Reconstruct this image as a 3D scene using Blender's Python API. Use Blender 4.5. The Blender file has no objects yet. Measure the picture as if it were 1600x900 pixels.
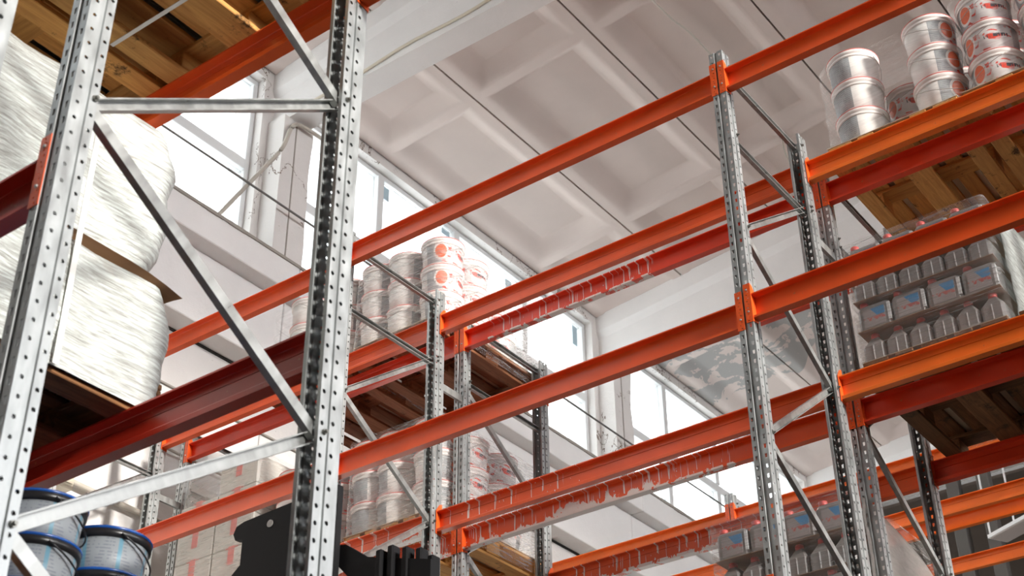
import bpy, bmesh, math, random
from mathutils import Vector, Matrix, noise

C = bpy.context.scene.collection
S = bpy.context.scene
random.seed(7)
PI = math.pi
EYE = 1.6                      # eye height above the floor; heights below are given as EYE + h

# ---------------------------------------------------------------- camera
cam_d = bpy.data.cameras.new('camera')
cam = bpy.data.objects.new('camera', cam_d); C.objects.link(cam); S.camera = cam
yaw, pit, rol = 0.634925086, 0.583795189, -0.0110507344
fw = Vector((math.cos(yaw)*math.cos(pit), math.sin(yaw)*math.cos(pit), math.sin(pit)))
rt = fw.cross(Vector((0, 0, 1))).normalized(); up = rt.cross(fw)
r2 = rt*math.cos(rol)+up*math.sin(rol); u2 = -rt*math.sin(rol)+up*math.cos(rol)
M = Matrix((( r2.x, u2.x, -fw.x, 0), (r2.y, u2.y, -fw.y, 0), (r2.z, u2.z, -fw.z, EYE), (0, 0, 0, 1)))
cam.matrix_world = M
cam_d.sensor_width = 36; cam_d.lens = 2285.778/1600*36
cam_d.clip_start = 0.05; cam_d.clip_end = 300
cam_d.dof.use_dof = True; cam_d.dof.focus_distance = 8.5; cam_d.dof.aperture_fstop = 6.3

# ---------------------------------------------------------------- world, sun, exposure
w = bpy.data.worlds.new('world'); S.world = w; w.use_nodes = True
bg = w.node_tree.nodes['Background']
bg.inputs[0].default_value = (0.98, 0.98, 1.0, 1); bg.inputs[1].default_value = 7.5
sd = bpy.data.lights.new('sun', 'SUN'); sun = bpy.data.objects.new('sun', sd); C.objects.link(sun)
sd.energy = 4.8; sd.angle = math.radians(6); sd.color = (1.0, 0.95, 0.88)
sun_dir = Vector((0.12, 1.0, -0.22)).normalized()
sun.rotation_euler = sun_dir.to_track_quat('-Z', 'Y').to_euler()
sun.location = (2, -20, 14)
S.view_settings.view_transform = 'Standard'; S.view_settings.look = 'None'
S.view_settings.exposure = 0.42; S.view_settings.gamma = 1.0
try: S.view_settings.use_curve_mapping = False
except Exception: pass

# ---------------------------------------------------------------- materials
def mat(name, col, rough=.5, metal=0., spec=.5):
    m = bpy.data.materials.new(name); m.use_nodes = True
    b = m.node_tree.nodes['Principled BSDF']
    b.inputs['Base Color'].default_value = (*col, 1); b.inputs['Roughness'].default_value = rough
    b.inputs['Metallic'].default_value = metal; b.inputs['Specular IOR Level'].default_value = spec
    return m
class N:
    def __init__(s, m): s.t = m.node_tree; s.b = s.t.nodes['Principled BSDF']
    def n(s, typ, **k):
        x = s.t.nodes.new(typ)
        for a, v in k.items():
            if a.startswith('i_'): x.inputs[int(a[2:])].default_value = v
            else: setattr(x, a, v)
        return x
    def l(s, a, b): s.t.links.new(a, b)
    def math(s, op, a, b=None, c=None):
        x = s.n('ShaderNodeMath', operation=op)
        for i, v in enumerate((a, b, c)):
            if v is None: continue
            if isinstance(v, (int, float)): x.inputs[i].default_value = v
            else: s.l(v, x.inputs[i])
        return x.outputs[0]
    def coord(s, kind='Object', scale=(1, 1, 1), loc=(0, 0, 0)):
        tc = s.n('ShaderNodeTexCoord'); mp = s.n('ShaderNodeMapping')
        mp.inputs['Scale'].default_value = scale; mp.inputs['Location'].default_value = loc
        s.l(tc.outputs[kind], mp.inputs['Vector']); return mp.outputs[0]
    def noise(s, vec, scale, detail=4, rough=.5, dist=0.):
        x = s.n('ShaderNodeTexNoise'); x.inputs['Scale'].default_value = scale
        x.inputs['Detail'].default_value = detail; x.inputs['Roughness'].default_value = rough
        x.inputs['Distortion'].default_value = dist
        if vec is not None: s.l(vec, x.inputs['Vector'])
        return x.outputs[0]
    def ramp(s, fac, a, b, c0=(0, 0, 0), c1=(1, 1, 1)):
        x = s.n('ShaderNodeValToRGB'); e = x.color_ramp.elements
        e[0].position = a; e[1].position = b; e[0].color = (*c0, 1); e[1].color = (*c1, 1)
        s.l(fac, x.inputs[0]); return x.outputs[0]
    def mix(s, fac, a, b):
        x = s.n('ShaderNodeMix', data_type='RGBA')
        if isinstance(fac, (int, float)): x.inputs[0].default_value = fac
        else: s.l(fac, x.inputs[0])
        for i, v in ((6, a), (7, b)):
            if isinstance(v, tuple): x.inputs[i].default_value = (*v, 1) if len(v) == 3 else v
            else: s.l(v, x.inputs[i])
        return x.outputs[2]
    def bump(s, h, strength=.2, dist=.01):
        x = s.n('ShaderNodeBump'); x.inputs['Strength'].default_value = strength
        x.inputs['Distance'].default_value = dist; s.l(h, x.inputs['Height']); s.l(x.outputs[0], s.b.inputs['Normal'])
    def base(s, v): s.l(v, s.b.inputs['Base Color'])

def m_galv(name, base=(.40, .42, .42), rough=.36):
    m = mat(name, base, rough, .6); k = N(m); v = k.coord('Object', (1, 1, .35))
    n1 = k.noise(v, 26, 3); n2 = k.noise(v, 5, 3)
    c = k.mix(k.ramp(n1, .35, .7), tuple(x*.86 for x in base), tuple(min(1, x*1.2) for x in base))
    c = k.mix(k.ramp(n2, .6, .85), c, tuple(x*.8 for x in base))
    k.base(c); k.l(k.ramp(n1, .3, .7, (rough-.05,)*3, (rough+.12,)*3), k.b.inputs['Roughness'])
    return m
GALV = m_galv('galvanised_steel'); GALVB = m_galv('galvanised_brace_steel', (.38, .39, .38), .32)
BOLT = mat('bolt_steel', (.22, .22, .2), .35, .9)

ORANGE = (.86, .115, .02); RED = (.82, .065, .02)
def m_orange(name, drip=None, base=ORANGE):
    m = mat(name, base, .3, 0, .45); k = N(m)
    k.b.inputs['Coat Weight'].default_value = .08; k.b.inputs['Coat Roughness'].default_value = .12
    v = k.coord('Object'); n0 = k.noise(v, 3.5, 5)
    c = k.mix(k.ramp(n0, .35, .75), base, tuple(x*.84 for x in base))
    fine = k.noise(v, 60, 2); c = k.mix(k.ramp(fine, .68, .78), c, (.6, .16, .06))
    if drip:
        y0, y1, heavy, count = drip
        sep = k.n('ShaderNodeSeparateXYZ'); k.l(v, sep.inputs[0]); Y = sep.outputs[1]; Z = sep.outputs[2]
        col = k.coord('Object', (0, 1, .04)); cn = k.noise(col, count, 2, .6)
        colm = k.ramp(cn, .60, .62)
        ln = k.noise(k.coord('Object', (0, 1, 0)), 9, 2)
        reach = k.math('MULTIPLY_ADD', ln, -.26, .17)          # lowest z the runs reach
        low = k.math('GREATER_THAN', Z, reach)
        runs = k.math('MULTIPLY', colm, low)
        inr = k.math('MULTIPLY', k.math('GREATER_THAN', Y, y0), k.math('LESS_THAN', Y, y1))
        maskv = runs
        if heavy > 0:
            mid = (y0+y1)/2; half = (y1-y0)/2
            bell = k.math('SUBTRACT', 1, k.math('ABSOLUTE', k.math('DIVIDE', k.math('SUBTRACT', Y, mid), half)))
            pn = k.noise(k.coord('Object', (1, 1, .6)), 13, 5, .62, .6)
            zz = k.math('MULTIPLY', Z, -3.2)
            pv = k.math('ADD', k.math('ADD', pn, k.math('MULTIPLY', bell, .34*heavy)), zz)
            pool = k.ramp(pv, .50, .52)
            maskv = k.math('MAXIMUM', runs, pool)
        spl = k.ramp(k.noise(v, 46, 1), .74, .76)
        maskv = k.math('MAXIMUM', maskv, spl)
        maskv = k.math('MULTIPLY', maskv, inr)
        c = k.mix(maskv, c, (.84, .79, .75))
    k.base(c); return m
OR = m_orange('orange_powder_coat')
ORR = m_orange('red_orange_powder_coat', base=RED)
SHADED_RED = m_orange('shade_darkened_red_powder_coat', base=(.60, .04, .018))  # redder paint, with the foreground beams' shade darkened into the base colour
OR2 = m_orange('orange_powder_coat_bright', base=(.93, .19, .022))

def m_wall(name, base, stain=.5, bump=.3, crack=False):
    m = mat(name, base, .85, 0, .2); k = N(m); v = k.coord('Object')
    n1 = k.noise(v, 1.3, 6, .6); n2 = k.noise(v, 9, 6, .65); n3 = k.noise(v, 34, 4, .7)
    c = k.mix(k.ramp(n1, .35, .7), base, tuple(x*.93 for x in base))
    c = k.mix(k.ramp(k.math('MULTIPLY', k.ramp(n2, .5, .8), k.ramp(n3, .55, .7)), .25, .5), c, tuple(x*(1-.45*stain) for x in base))
    if crack:
        cn = k.noise(k.coord('Object', (1, 1, .7)), 1.7, 7, .62, .5); cr = k.math('LESS_THAN', k.math('ABSOLUTE', k.math('SUBTRACT', cn, .52)), .0045)
        gp = k.n('ShaderNodeNewGeometry'); sx = k.n('ShaderNodeSeparateXYZ'); k.l(gp.outputs['Position'], sx.inputs[0]); hi = k.math('MULTIPLY', k.math('GREATER_THAN', sx.outputs[2], 9.45), k.math('LESS_THAN', sx.outputs[1], 8.86))
        cr = k.math('MULTIPLY', k.math('MULTIPLY', cr, hi), k.ramp(n1, .47, .5)); c = k.mix(cr, c, (.16, .11, .08))
        sp = k.math('MULTIPLY', k.math('GREATER_THAN', n3, .69), k.math('MULTIPLY', hi, k.math('GREATER_THAN', n2, .56))); c = k.mix(sp, c, (.30, .22, .16))
    k.base(c); k.bump(k.math('ADD', n2, k.math('MULTIPLY', n3, .4)), bump, .012); return m
WALL = m_wall('white_wall_paint', (.88, .865, .845))
WALLP = m_wall('white_pier_paint', (.74, .71, .685), 1.0, .6, True)
GIRD = m_wall('white_girder_paint', (.82, .80, .78), .6)
def m_ceil():
    m = m_wall('whitewashed_ceiling', (.67, .575, .53), .35, .15); k = N(m)
    src = k.b.inputs['Base Color'].links[0].from_socket
    g = k.n('ShaderNodeNewGeometry'); d = k.n('ShaderNodeVectorMath', operation='DISTANCE')
    k.l(g.outputs['Position'], d.inputs[0]); d.inputs[1].default_value = (15.6, 8.0, 12.0)
    near = k.ramp(k.math('DIVIDE', d.outputs['Value'], 2.0), .45, 1.0, (1, 1, 1), (0, 0, 0))
    pn = k.noise(k.coord('Object', (1, .8, 1)), 3.4, 6, .6, .4)
    pm = k.math('MULTIPLY', k.ramp(pn, .47, .51), near)
    pm = k.math('GREATER_THAN', pm, .45)
    k.base(k.mix(pm, src, (.40, .385, .37))); return m
CEIL = m_ceil()
DARKW = m_wall('brown_end_wall', (.055, .042, .033), .5)
FLOOR = m_wall('grey_concrete_floor', (.09, .082, .075), .5)
GAP = mat('dark_joint', (.02, .018, .015), .9)
DIRT = m_wall('grey_mortar', (.36, .33, .29), .8)
FRAME = mat('white_window_frame', (.72, .73, .73), .4)
def m_glass():
    m = bpy.data.materials.new('window_glass'); m.use_nodes = True; t = m.node_tree; t.nodes.clear()
    o = t.nodes.new('ShaderNodeOutputMaterial'); mx = t.nodes.new('ShaderNodeMixShader')
    tr = t.nodes.new('ShaderNodeBsdfTransparent'); gl = t.nodes.new('ShaderNodeBsdfGlossy')
    tr.inputs[0].default_value = (.60, .62, .62, 1); gl.inputs['Roughness'].default_value = .03
    mx.inputs[0].default_value = .04; t.links.new(tr.outputs[0], mx.inputs[1]); t.links.new(gl.outputs[0], mx.inputs[2])
    t.links.new(mx.outputs[0], o.inputs[0]); return m
GLASS = m_glass()
PAPER = mat('pale_blue_paper', (.42, .55, .62), .8)

def m_wood(name, a=(.88, .53, .19), b=(.55, .29, .095), dark=(.07, .04, .02), axis=0):
    m = mat(name, a, .75, 0, .25); k = N(m); oi = k.n('ShaderNodeObjectInfo')
    sc = (1.2, 14, 14) if axis == 0 else (14, 1.2, 14)
    tc = k.n('ShaderNodeTexCoord'); mp = k.n('ShaderNodeMapping'); mp.inputs['Scale'].default_value = sc
    ad = k.n('ShaderNodeVectorMath', operation='ADD'); k.l(tc.outputs['Object'], ad.inputs[0])
    cx = k.n('ShaderNodeCombineXYZ'); r = k.math('MULTIPLY', oi.outputs['Random'], 9.0)
    k.l(r, cx.inputs[0]); k.l(r, cx.inputs[1]); k.l(cx.outputs[0], ad.inputs[1]); k.l(ad.outputs[0], mp.inputs['Vector'])
    n1 = k.noise(mp.outputs[0], 2.2, 6, .65, 1.2); n2 = k.noise(ad.outputs[0], 6.0, 8, .78)
    c = k.mix(k.ramp(n1, .3, .72), b, a)
    tint = k.mix(oi.outputs['Random'], (1.0, .9, .8), (.74, .70, .66))
    mu = k.n('ShaderNodeMix', data_type='RGBA', blend_type='MULTIPLY'); mu.inputs[0].default_value = 1
    k.l(c, mu.inputs[6]); k.l(tint, mu.inputs[7]); c = mu.outputs[2]
    c = k.mix(k.ramp(n2, .575, .66), c, dark)
    k.base(c); k.bump(n1, .4, .006); return m
WOODX = m_wood('rough_pallet_wood_lengthwise', axis=0)
WOODY = m_wood('rough_pallet_wood_crosswise', axis=1)
REDX = m_wood('old_pallet_wood_lengthwise', (.44, .20, .10), (.22, .09, .045), axis=0)
REDY = m_wood('old_pallet_wood_crosswise', (.44, .20, .10), (.22, .09, .045), axis=1)
DRKX = m_wood('dark_pallet_wood_lengthwise', (.30, .15, .065), (.13, .065, .03), axis=0)
DRKY = m_wood('dark_pallet_wood_crosswise', (.30, .15, .065), (.13, .065, .03), axis=1)

def m_film(name, lo=.03, hi=.26, tint=(.9, .9, .9), stretch=(1.6, 1.6, 14), scale=3.0):
    """stretch film: mostly see-through, streaks of folded film that catch the light"""
    m = bpy.data.materials.new(name); m.use_nodes = True; k = N.__new__(N); k.t = m.node_tree
    t = m.node_tree; b = t.nodes['Principled BSDF']; k.b = b
    b.inputs['Base Color'].default_value = (*tint, 1); b.inputs['Roughness'].default_value = .32
    b.inputs['Specular IOR Level'].default_value = .8
    tr = t.nodes.new('ShaderNodeBsdfTransparent'); mx = t.nodes.new('ShaderNodeMixShader')
    v = k.coord('Object', stretch); n1 = k.noise(v, scale, 6, .62, .5); n2 = k.noise(k.coord('Object'), 6, 4, .6, 1.0)
    f = k.ramp(n1, .42, .72, (lo,)*3, (hi,)*3)
    tl = t.nodes.new('ShaderNodeBsdfTranslucent'); tl.inputs[0].default_value = (*tint, 1); m2 = t.nodes.new('ShaderNodeMixShader'); m2.inputs[0].default_value = .5
    t.links.new(b.outputs[0], m2.inputs[1]); t.links.new(tl.outputs[0], m2.inputs[2])
    t.links.new(f, mx.inputs[0]); t.links.new(tr.outputs[0], mx.inputs[1]); t.links.new(m2.outputs[0], mx.inputs[2])
    k.bump(k.math('ADD', n1, n2), .35, .012)
    t.links.new(mx.outputs[0], t.nodes['Material Output'].inputs[0]); return m
FILM = m_film('clear_stretch_film'); FILMD = m_film('dense_stretch_film', .10, .50, (.93, .93, .93), (2.5, 2.5, 22))
FILMG = m_film('grey_stretch_film', .10, .5, (.62, .6, .58), (1.2, 1.2, 22))
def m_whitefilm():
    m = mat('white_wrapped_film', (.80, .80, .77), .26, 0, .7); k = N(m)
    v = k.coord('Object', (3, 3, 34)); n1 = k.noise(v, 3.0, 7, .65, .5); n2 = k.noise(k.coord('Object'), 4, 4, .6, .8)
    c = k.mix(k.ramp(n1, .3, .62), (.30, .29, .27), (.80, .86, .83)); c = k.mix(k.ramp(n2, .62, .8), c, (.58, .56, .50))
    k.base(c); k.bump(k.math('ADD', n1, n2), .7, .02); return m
WFILM = m_whitefilm()

def m_bucket(name, phase):
    """white pail with printed label running round it: plain white gap, grey text block, orange splash, red and grey brand side"""
    m = mat(name, (.85, .83, .80), .45, 0, .35); k = N(m); v = k.coord('Object')
    sep = k.n('ShaderNodeSeparateXYZ'); k.l(v, sep.inputs[0]); X, Y, Z = sep.outputs
    ang = k.math('ADD', k.math('ARCTAN2', Y, X), phase)
    a = k.math('MODULO', k.math('ADD', ang, 4*PI), 2*PI)         # 0..2pi
    def band(lo, hi, q=a): return k.math('MULTIPLY', k.math('GREATER_THAN', q, lo), k.math('LESS_THAN', q, hi))
    zin = band(.022, .178, Z)
    lines = k.math('GREATER_THAN', k.math('SINE', k.math('MULTIPLY', Z, 480)), .2)
    breaks = k.ramp(k.noise(k.coord('Object', (30, 30, 8)), 2.5, 2), .42, .46)
    txt = k.math('MULTIPLY', lines, breaks)
    c = (.85, .83, .80)
    grey = k.mix(k.math('MULTIPLY', txt, .55), (.40, .42, .43), (.16, .17, .18))
    c = k.mix(k.math('MULTIPLY', band(1.15, 2.0), zin), c, grey)
    # brand side: pale grey with red swoosh and dark letters
    bn = k.noise(k.coord('Object', (1, 1, 1.6)), 9, 2, .5, .6)
    brand = k.mix(k.ramp(bn, .51, .54), (.66, .64, .63), (.66, .06, .035))
    let = k.math('MULTIPLY', band(.095, .118, Z), k.ramp(k.noise(k.coord('Object', (50, 50, 6)), 1.6, 1), .5, .52))
    let = k.math('MULTIPLY', let, band(2.7, 3.7))
    brand = k.mix(let, brand, (.05, .05, .06))
    c = k.mix(k.math('MULTIPLY', band(2.0, 3.9), zin), c, brand)
    c = k.mix(k.math('MULTIPLY', band(3.9, 5.25), zin), c, grey)
    # orange blob in a white oval
    da = k.math('MULTIPLY', k.math('SUBTRACT', a, 1.95), .15); dz = k.math('SUBTRACT', Z, .115)
    d = k.math('SQRT', k.math('ADD', k.math('MULTIPLY', da, da), k.math('MULTIPLY', k.math('MULTIPLY', dz, dz), .62)))
    c = k.mix(k.math('LESS_THAN', d, .058), c, (.84, .80, .77)); c = k.mix(k.math('LESS_THAN', d, .044), c, (.80, .15, .05))
    k.base(c); return m
BUCK = m_bucket('printed_white_pail_plastic', 0.)
RIM = mat('pail_rim_plastic', (.84, .80, .77), .35); LIDR = mat('pail_lid_edge_red', (.72, .16, .14), .4)
WIRE = mat('handle_wire', (.45, .42, .40), .4, .6)
def m_tub():
    m = mat('tub_label', (.62, .64, .66), .45); k = N(m); v = k.coord('Object')
    sep = k.n('ShaderNodeSeparateXYZ'); k.l(v, sep.inputs[0]); X, Y, Z = sep.outputs
    a = k.math('ARCTAN2', Y, X)
    lines = k.math('GREATER_THAN', k.math('SINE', k.math('MULTIPLY', Z, 620)), .35)
    br = k.ramp(k.noise(k.coord('Object', (22, 22, 10)), 2.5, 2), .5, .54)
    c = k.mix(k.math('MULTIPLY', k.math('MULTIPLY', lines, br), .6), (.33, .36, .39), (.16, .18, .22))
    b = k.math('GREATER_THAN', k.math('SINE', k.math('MULTIPLY_ADD', a, 7, 1.2)), .93)
    c = k.mix(k.math('MULTIPLY', b, .7), c, (.10, .35, .50)); k.base(c); return m
TUB = m_tub(); TUBLID = mat('tub_lid_blue', (.015, .10, .42), .25, 0, .7); TUBRIM = mat('tub_rim_black', (.02, .02, .022), .3)

JUG = mat('cloudy_grey_jug', (.25, .24, .235), .3, 0, .5); CAP = mat('red_jug_cap', (.66, .10, .09), .4)
def m_juglabel():
    m = mat('jug_label', (.34, .32, .32), .35); k = N(m); v = k.coord('Object')
    sep = k.n('ShaderNodeSeparateXYZ'); k.l(v, sep.inputs[0]); X, Y, Z = sep.outputs
    n1 = k.noise(k.coord('Object', (1, 1, 1)), 30, 2, .5, .4)
    yy = k.math('MULTIPLY_ADD', Z, .7, k.math('MULTIPLY', Y, -1))
    bl = k.math('MULTIPLY', k.math('GREATER_THAN', k.math('MULTIPLY_ADD', n1, .03, Z), .092), k.math('GREATER_THAN', yy, .072))
    rd = k.math('MULTIPLY', k.math('MULTIPLY', k.math('LESS_THAN', Z, .078), k.math('GREATER_THAN', Z, .055)), k.math('GREATER_THAN', n1, .5))
    c = k.mix(bl, (.36, .335, .33), (.06, .26, .52)); c = k.mix(rd, c, (.50, .14, .13)); k.base(c); return m
JUGL = m_juglabel(); JUGW = mat('white_jug_corner_sticker', (.72, .74, .75), .4)
CARD = mat('brown_card_sheet', (.30, .18, .10), .8); CARDL = mat('pale_card_sheet', (.62, .52, .38), .8)
WBOX = m_wall('white_carton', (.66, .65, .61), .3, .1); TAPE = mat('red_tape', (.72, .22, .2), .5)
BLACK = mat('black_machine_paint', (.005, .005, .006), .6, 0, .2)
CONDUIT = mat('cream_conduit', (.66, .60, .48), .5); CABLE = mat('grey_cable', (.50, .46, .40), .6); STEELW = mat('thin_steel_wire', (.20, .19, .18), .4, .7)
LAMPW = mat('lamp_white_metal', (.80, .80, .80), .4); LAMPG = mat('lamp_louvre', (.42, .38, .37), .5)
COLD = mat('grey_steel_column', (.11, .10, .09), .6, .2)
STRAP = mat('white_plastic_strap', (.80, .80, .78), .35)

# ---------------------------------------------------------------- mesh helpers
def tag(o, label=None, cat=None, group=None, kind=None):
    if label: o['label'] = label
    if cat: o['category'] = cat
    if group: o['group'] = group
    if kind: o['kind'] = kind
    return o
def link(name, me, parent=None, loc=(0, 0, 0), rot=(0, 0, 0)):
    o = bpy.data.objects.new(name, me); C.objects.link(o); o.parent = parent
    o.location = loc; o.rotation_euler = rot; return o
def empty(name, loc=(0, 0, 0), rot=(0, 0, 0), parent=None):
    o = link(name, None, parent, loc, rot); o.empty_display_size = .1; return o
def fin(bm, name, m, smooth=False):
    me = bpy.data.meshes.new(name); bmesh.ops.recalc_face_normals(bm, faces=bm.faces[:])
    bm.to_mesh(me); bm.free()
    for x in (m if isinstance(m, (list, tuple)) else [m]): me.materials.append(x)
    if smooth:
        for p in me.polygons: p.use_smooth = True
    return me
def box(bm, a, b, mi=0, bev=0.):
    x0, y0, z0 = a; x1, y1, z1 = b
    vs = [bm.verts.new(p) for p in ((x0,y0,z0),(x1,y0,z0),(x1,y1,z0),(x0,y1,z0),(x0,y0,z1),(x1,y0,z1),(x1,y1,z1),(x0,y1,z1))]
    fs = [bm.faces.new([vs[i] for i in f]) for f in ((3,2,1,0),(4,5,6,7),(0,1,5,4),(1,2,6,5),(2,3,7,6),(3,0,4,7))]
    for f in fs: f.material_index = mi
    if bev:
        es = list({e for f in fs for e in f.edges})
        bmesh.ops.bevel(bm, geom=es, offset=bev, segments=1, affect='EDGES')
def boxmesh(name, a, b, m, bev=0.):
    bm = bmesh.new(); box(bm, a, b, 0, bev); return fin(bm, name, m)
def prism(bm, prof, axis, t0, t1, mi=0):
    """profile of 2-D points extruded along an axis; prof in (x,z) for 'y', (x,y) for 'z', (y,z) for 'x'"""
    def P(p, t):
        return {'y': (p[0], t, p[1]), 'z': (p[0], p[1], t), 'x': (t, p[0], p[1])}[axis]
    a = [bm.verts.new(P(p, t0)) for p in prof]; b = [bm.verts.new(P(p, t1)) for p in prof]
    n = len(prof)
    for i in range(n):
        f = bm.faces.new((a[i], a[(i+1) % n], b[(i+1) % n], b[i])); f.material_index = mi
    for f in (bm.faces.new(a), bm.faces.new(b[::-1])): f.material_index = mi
def lathe(bm, prof, n=28, mi=0, cap=True):
    rings = []
    for r, z in prof:
        rings.append([bm.verts.new((r*math.cos(2*PI*i/n), r*math.sin(2*PI*i/n), z)) for i in range(n)])
    for k in range(len(rings)-1):
        for i in range(n):
            f = bm.faces.new((rings[k][i], rings[k][(i+1) % n], rings[k+1][(i+1) % n], rings[k+1][i])); f.material_index = mi
    if cap:
        bm.faces.new(rings[0][::-1]).material_index = mi; bm.faces.new(rings[-1]).material_index = mi
def tube(bm, pts, r, n=8, mi=0):
    pts = [Vector(p) for p in pts]; rings = []
    for i, p in enumerate(pts):
        d = (pts[min(i+1, len(pts)-1)]-pts[max(i-1, 0)]).normalized()
        a = d.cross(Vector((0, 0, 1)) if abs(d.z) < .9 else Vector((1, 0, 0))).normalized(); b = d.cross(a)
        rings.append([bm.verts.new(p+a*r*math.cos(2*PI*k/n)+b*r*math.sin(2*PI*k/n)) for k in range(n)])
    for i in range(len(rings)-1):
        for k in range(n):
            bm.faces.new((rings[i][k], rings[i][(k+1) % n], rings[i+1][(k+1) % n], rings[i+1][k])).material_index = mi
    bm.faces.new(rings[0]); bm.faces.new(rings[-1][::-1])
def spline(pts, seg=6):
    P = [Vector(p) for p in pts]; out = []
    for i in range(len(P)-1):
        a = P[max(i-1, 0)]; b = P[i]; c = P[i+1]; d = P[min(i+2, len(P)-1)]
        for s in range(seg):
            t = s/seg
            out.append(.5*((2*b)+(c-a)*t+(2*a-5*b+4*c-d)*t*t+(3*b-a-3*c+d)*t**3))
    out.append(P[-1]); return out

# ================================================================ SETTING
YW = 8.82                                            # inner face of the window wall
fl = link('floor', boxmesh('floor', (-12, -16, -.2), (30, 9.6, 0), FLOOR)); tag(fl, 'bare grey concrete floor of the warehouse', kind='structure')
def ZR(y): return EYE+11.2-.1*y                      # underside of the ribbed roof slabs, rising inwards
# --- window wall
bm = bmesh.new()
H0 = EYE
def wb(x0, x1, y0, z0, z1): box(bm, (x0, y0, z0), (x1, 9.25, z1))
wb(-10, 26, YW, 0, H0+8.0)
for k in range(-2, 4):
    x0 = 7.72+6*k; wb(x0, x0+.57, YW, H0+8.0, H0+10.2)
wb(-10, -9.71, YW, H0+8.0, H0+10.2); wb(25.72, 26, YW, H0+8.0, H0+10.2)
wb(-10, 26, YW, H0+10.2, H0+10.9)
wl = link('wall_left', fin(bm, 'wall_left', WALLP)); tag(wl, 'white plastered outside wall with the high window band', kind='structure')
def piece(name, a, b, m, parent, bev=.008):
    c = [(a[i]+b[i])/2 for i in range(3)]
    return link(name, boxmesh(name, [a[i]-c[i] for i in range(3)], [b[i]-c[i] for i in range(3)], m, bev), parent, c)
for k in range(-2, 3):
    x0 = 8.01+6*k+.004; x1 = x0+5.992
    piece('sill_band', (x0, 8.38, H0+7.48), (x1, YW, H0+7.79), WALL, wl)
    piece('spandrel_panel', (x0, 8.56, H0+6.765), (x1, YW, H0+7.48), WALL, wl)
    piece('lower_panel', (x0, 8.72, 0), (x1, YW, H0+6.14), WALL, wl)
    bm = bmesh.new()                                  # ragged mortar lip under the window
    n = 90
    for i in range(n):
        a = x0+(x1-x0)*i/n; b = x0+(x1-x0)*(i+1)/n; h = .02+.022*abs(noise.noise((a*3, 0, 5)))
        box(bm, (a, 8.366, H0+7.79-h*.6), (b, 8.41, H0+7.80+h*.35))
    tag(link('mortar_lip', fin(bm, 'mortar_lip', DIRT), wl), kind='stuff')
piece('joint_strip', (-9.9, 8.80, H0+6.745), (25.9, 8.825, H0+6.765), GAP, wl, 0)  # dark strip along the joint under the spandrel panels
piece('joint_strip', (-9.9, 8.70, H0+6.14), (25.9, 8.74, H0+6.155), DIRT, wl, 0)
for k in range(-2, 3):                                # piers with a ragged right edge
    x0 = 7.81+6*k; bm = bmesh.new(); n = 26
    for i in range(n):
        z0 = H0+7.79+(9.66-7.79)*i/n; z1 = H0+7.79+(9.66-7.79)*(i+1)/n
        e0 = .4+.03*noise.noise((k*9, z0*2.2, 0)); e1 = .4+.03*noise.noise((k*9, z1*2.2, 0))
        vs = [bm.verts.new(p) for p in ((x0,8.58,z0),(x0+e0,8.58,z0),(x0+e0,YW,z0),(x0,YW,z0),(x0,8.58,z1),(x0+e1,8.58,z1),(x0+e1,YW,z1),(x0,YW,z1))]
        for f in ((0,1,5,4),(1,2,6,5),(3,0,4,7)): bm.faces.new([vs[q] for q in f])
    bmesh.ops.remove_doubles(bm, verts=bm.verts[:], dist=1e-5)
    col = link('column', fin(bm, 'column', WALLP), wl)
    piece('groove', (x0+.165, 8.573, H0+7.9), (x0+.178, 8.581, H0+9.64), DIRT, wl, 0)
    tag(col, 'flat white concrete column between two window bays')
# --- windows
pw = 1.3575
for k in range(-1, 3):
    x0 = 2.29+6*k; x1 = x0+5.43
    wn = empty('window_%d' % (k+2), ((x0+x1)/2, 8.98, H0+8.0)); tag(wn, 'wide high window band of four by two panes', kind='structure')
    cx = (x0+x1)/2
    def wp(name, a, b, m, par=wn, bev=.006):
        return piece(name, (a[0]-cx, a[1]-8.98, a[2]-H0-8.0), (b[0]-cx, b[1]-8.98, b[2]-H0-8.0), m, par, bev)
    wp('window_frame', (x0, 8.93, H0+8.0), (x1, 9.03, H0+8.07), FRAME); wp('window_frame', (x0, 8.93, H0+10.14), (x1, 9.03, H0+10.2), FRAME)
    wp('window_frame', (x0, 8.93, H0+8.07), (x0+.06, 9.03, H0+10.14), FRAME); wp('window_frame', (x1-.06, 8.93, H0+8.07), (x1, 9.03, H0+10.14), FRAME)
    wp('transom', (x0+.06, 8.92, H0+9.02), (x1-.06, 9.04, H0+9.14), FRAME)
    for i in range(1, 4):
        wp('mullion', (x0+pw*i-.05, 8.91, H0+8.07), (x0+pw*i+.05, 9.05, H0+9.02), FRAME)
        wp('mullion', (x0+pw*i-.05, 8.91, H0+9.14), (x0+pw*i+.05, 9.05, H0+10.14), FRAME)
    for i in range(4):
        for z0, z1 in ((8.07, 9.02), (9.14, 10.14)):
            wp('pane', (x0+pw*i+.05, 8.975, H0+z0), (x0+pw*(i+1)-.05, 8.981, H0+z1), GLASS, wn, 0)
    for sx, sz, sw, sh in {0: [], 1: [(1.45, 9.93, .10, .17), (3.75, 9.80, .12, .26), (2.5, 10.05, .14, .07), (5.2, 9.82, .10, .28)], 2: [(3.95, 10.02, .14, .07)], -1: []}.get(k, []):
        wp('paper_sticker', (x0+sx, 8.968, H0+sz), (x0+sx+sw, 8.974, H0+sz+sh), PAPER, wn, 0)
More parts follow.
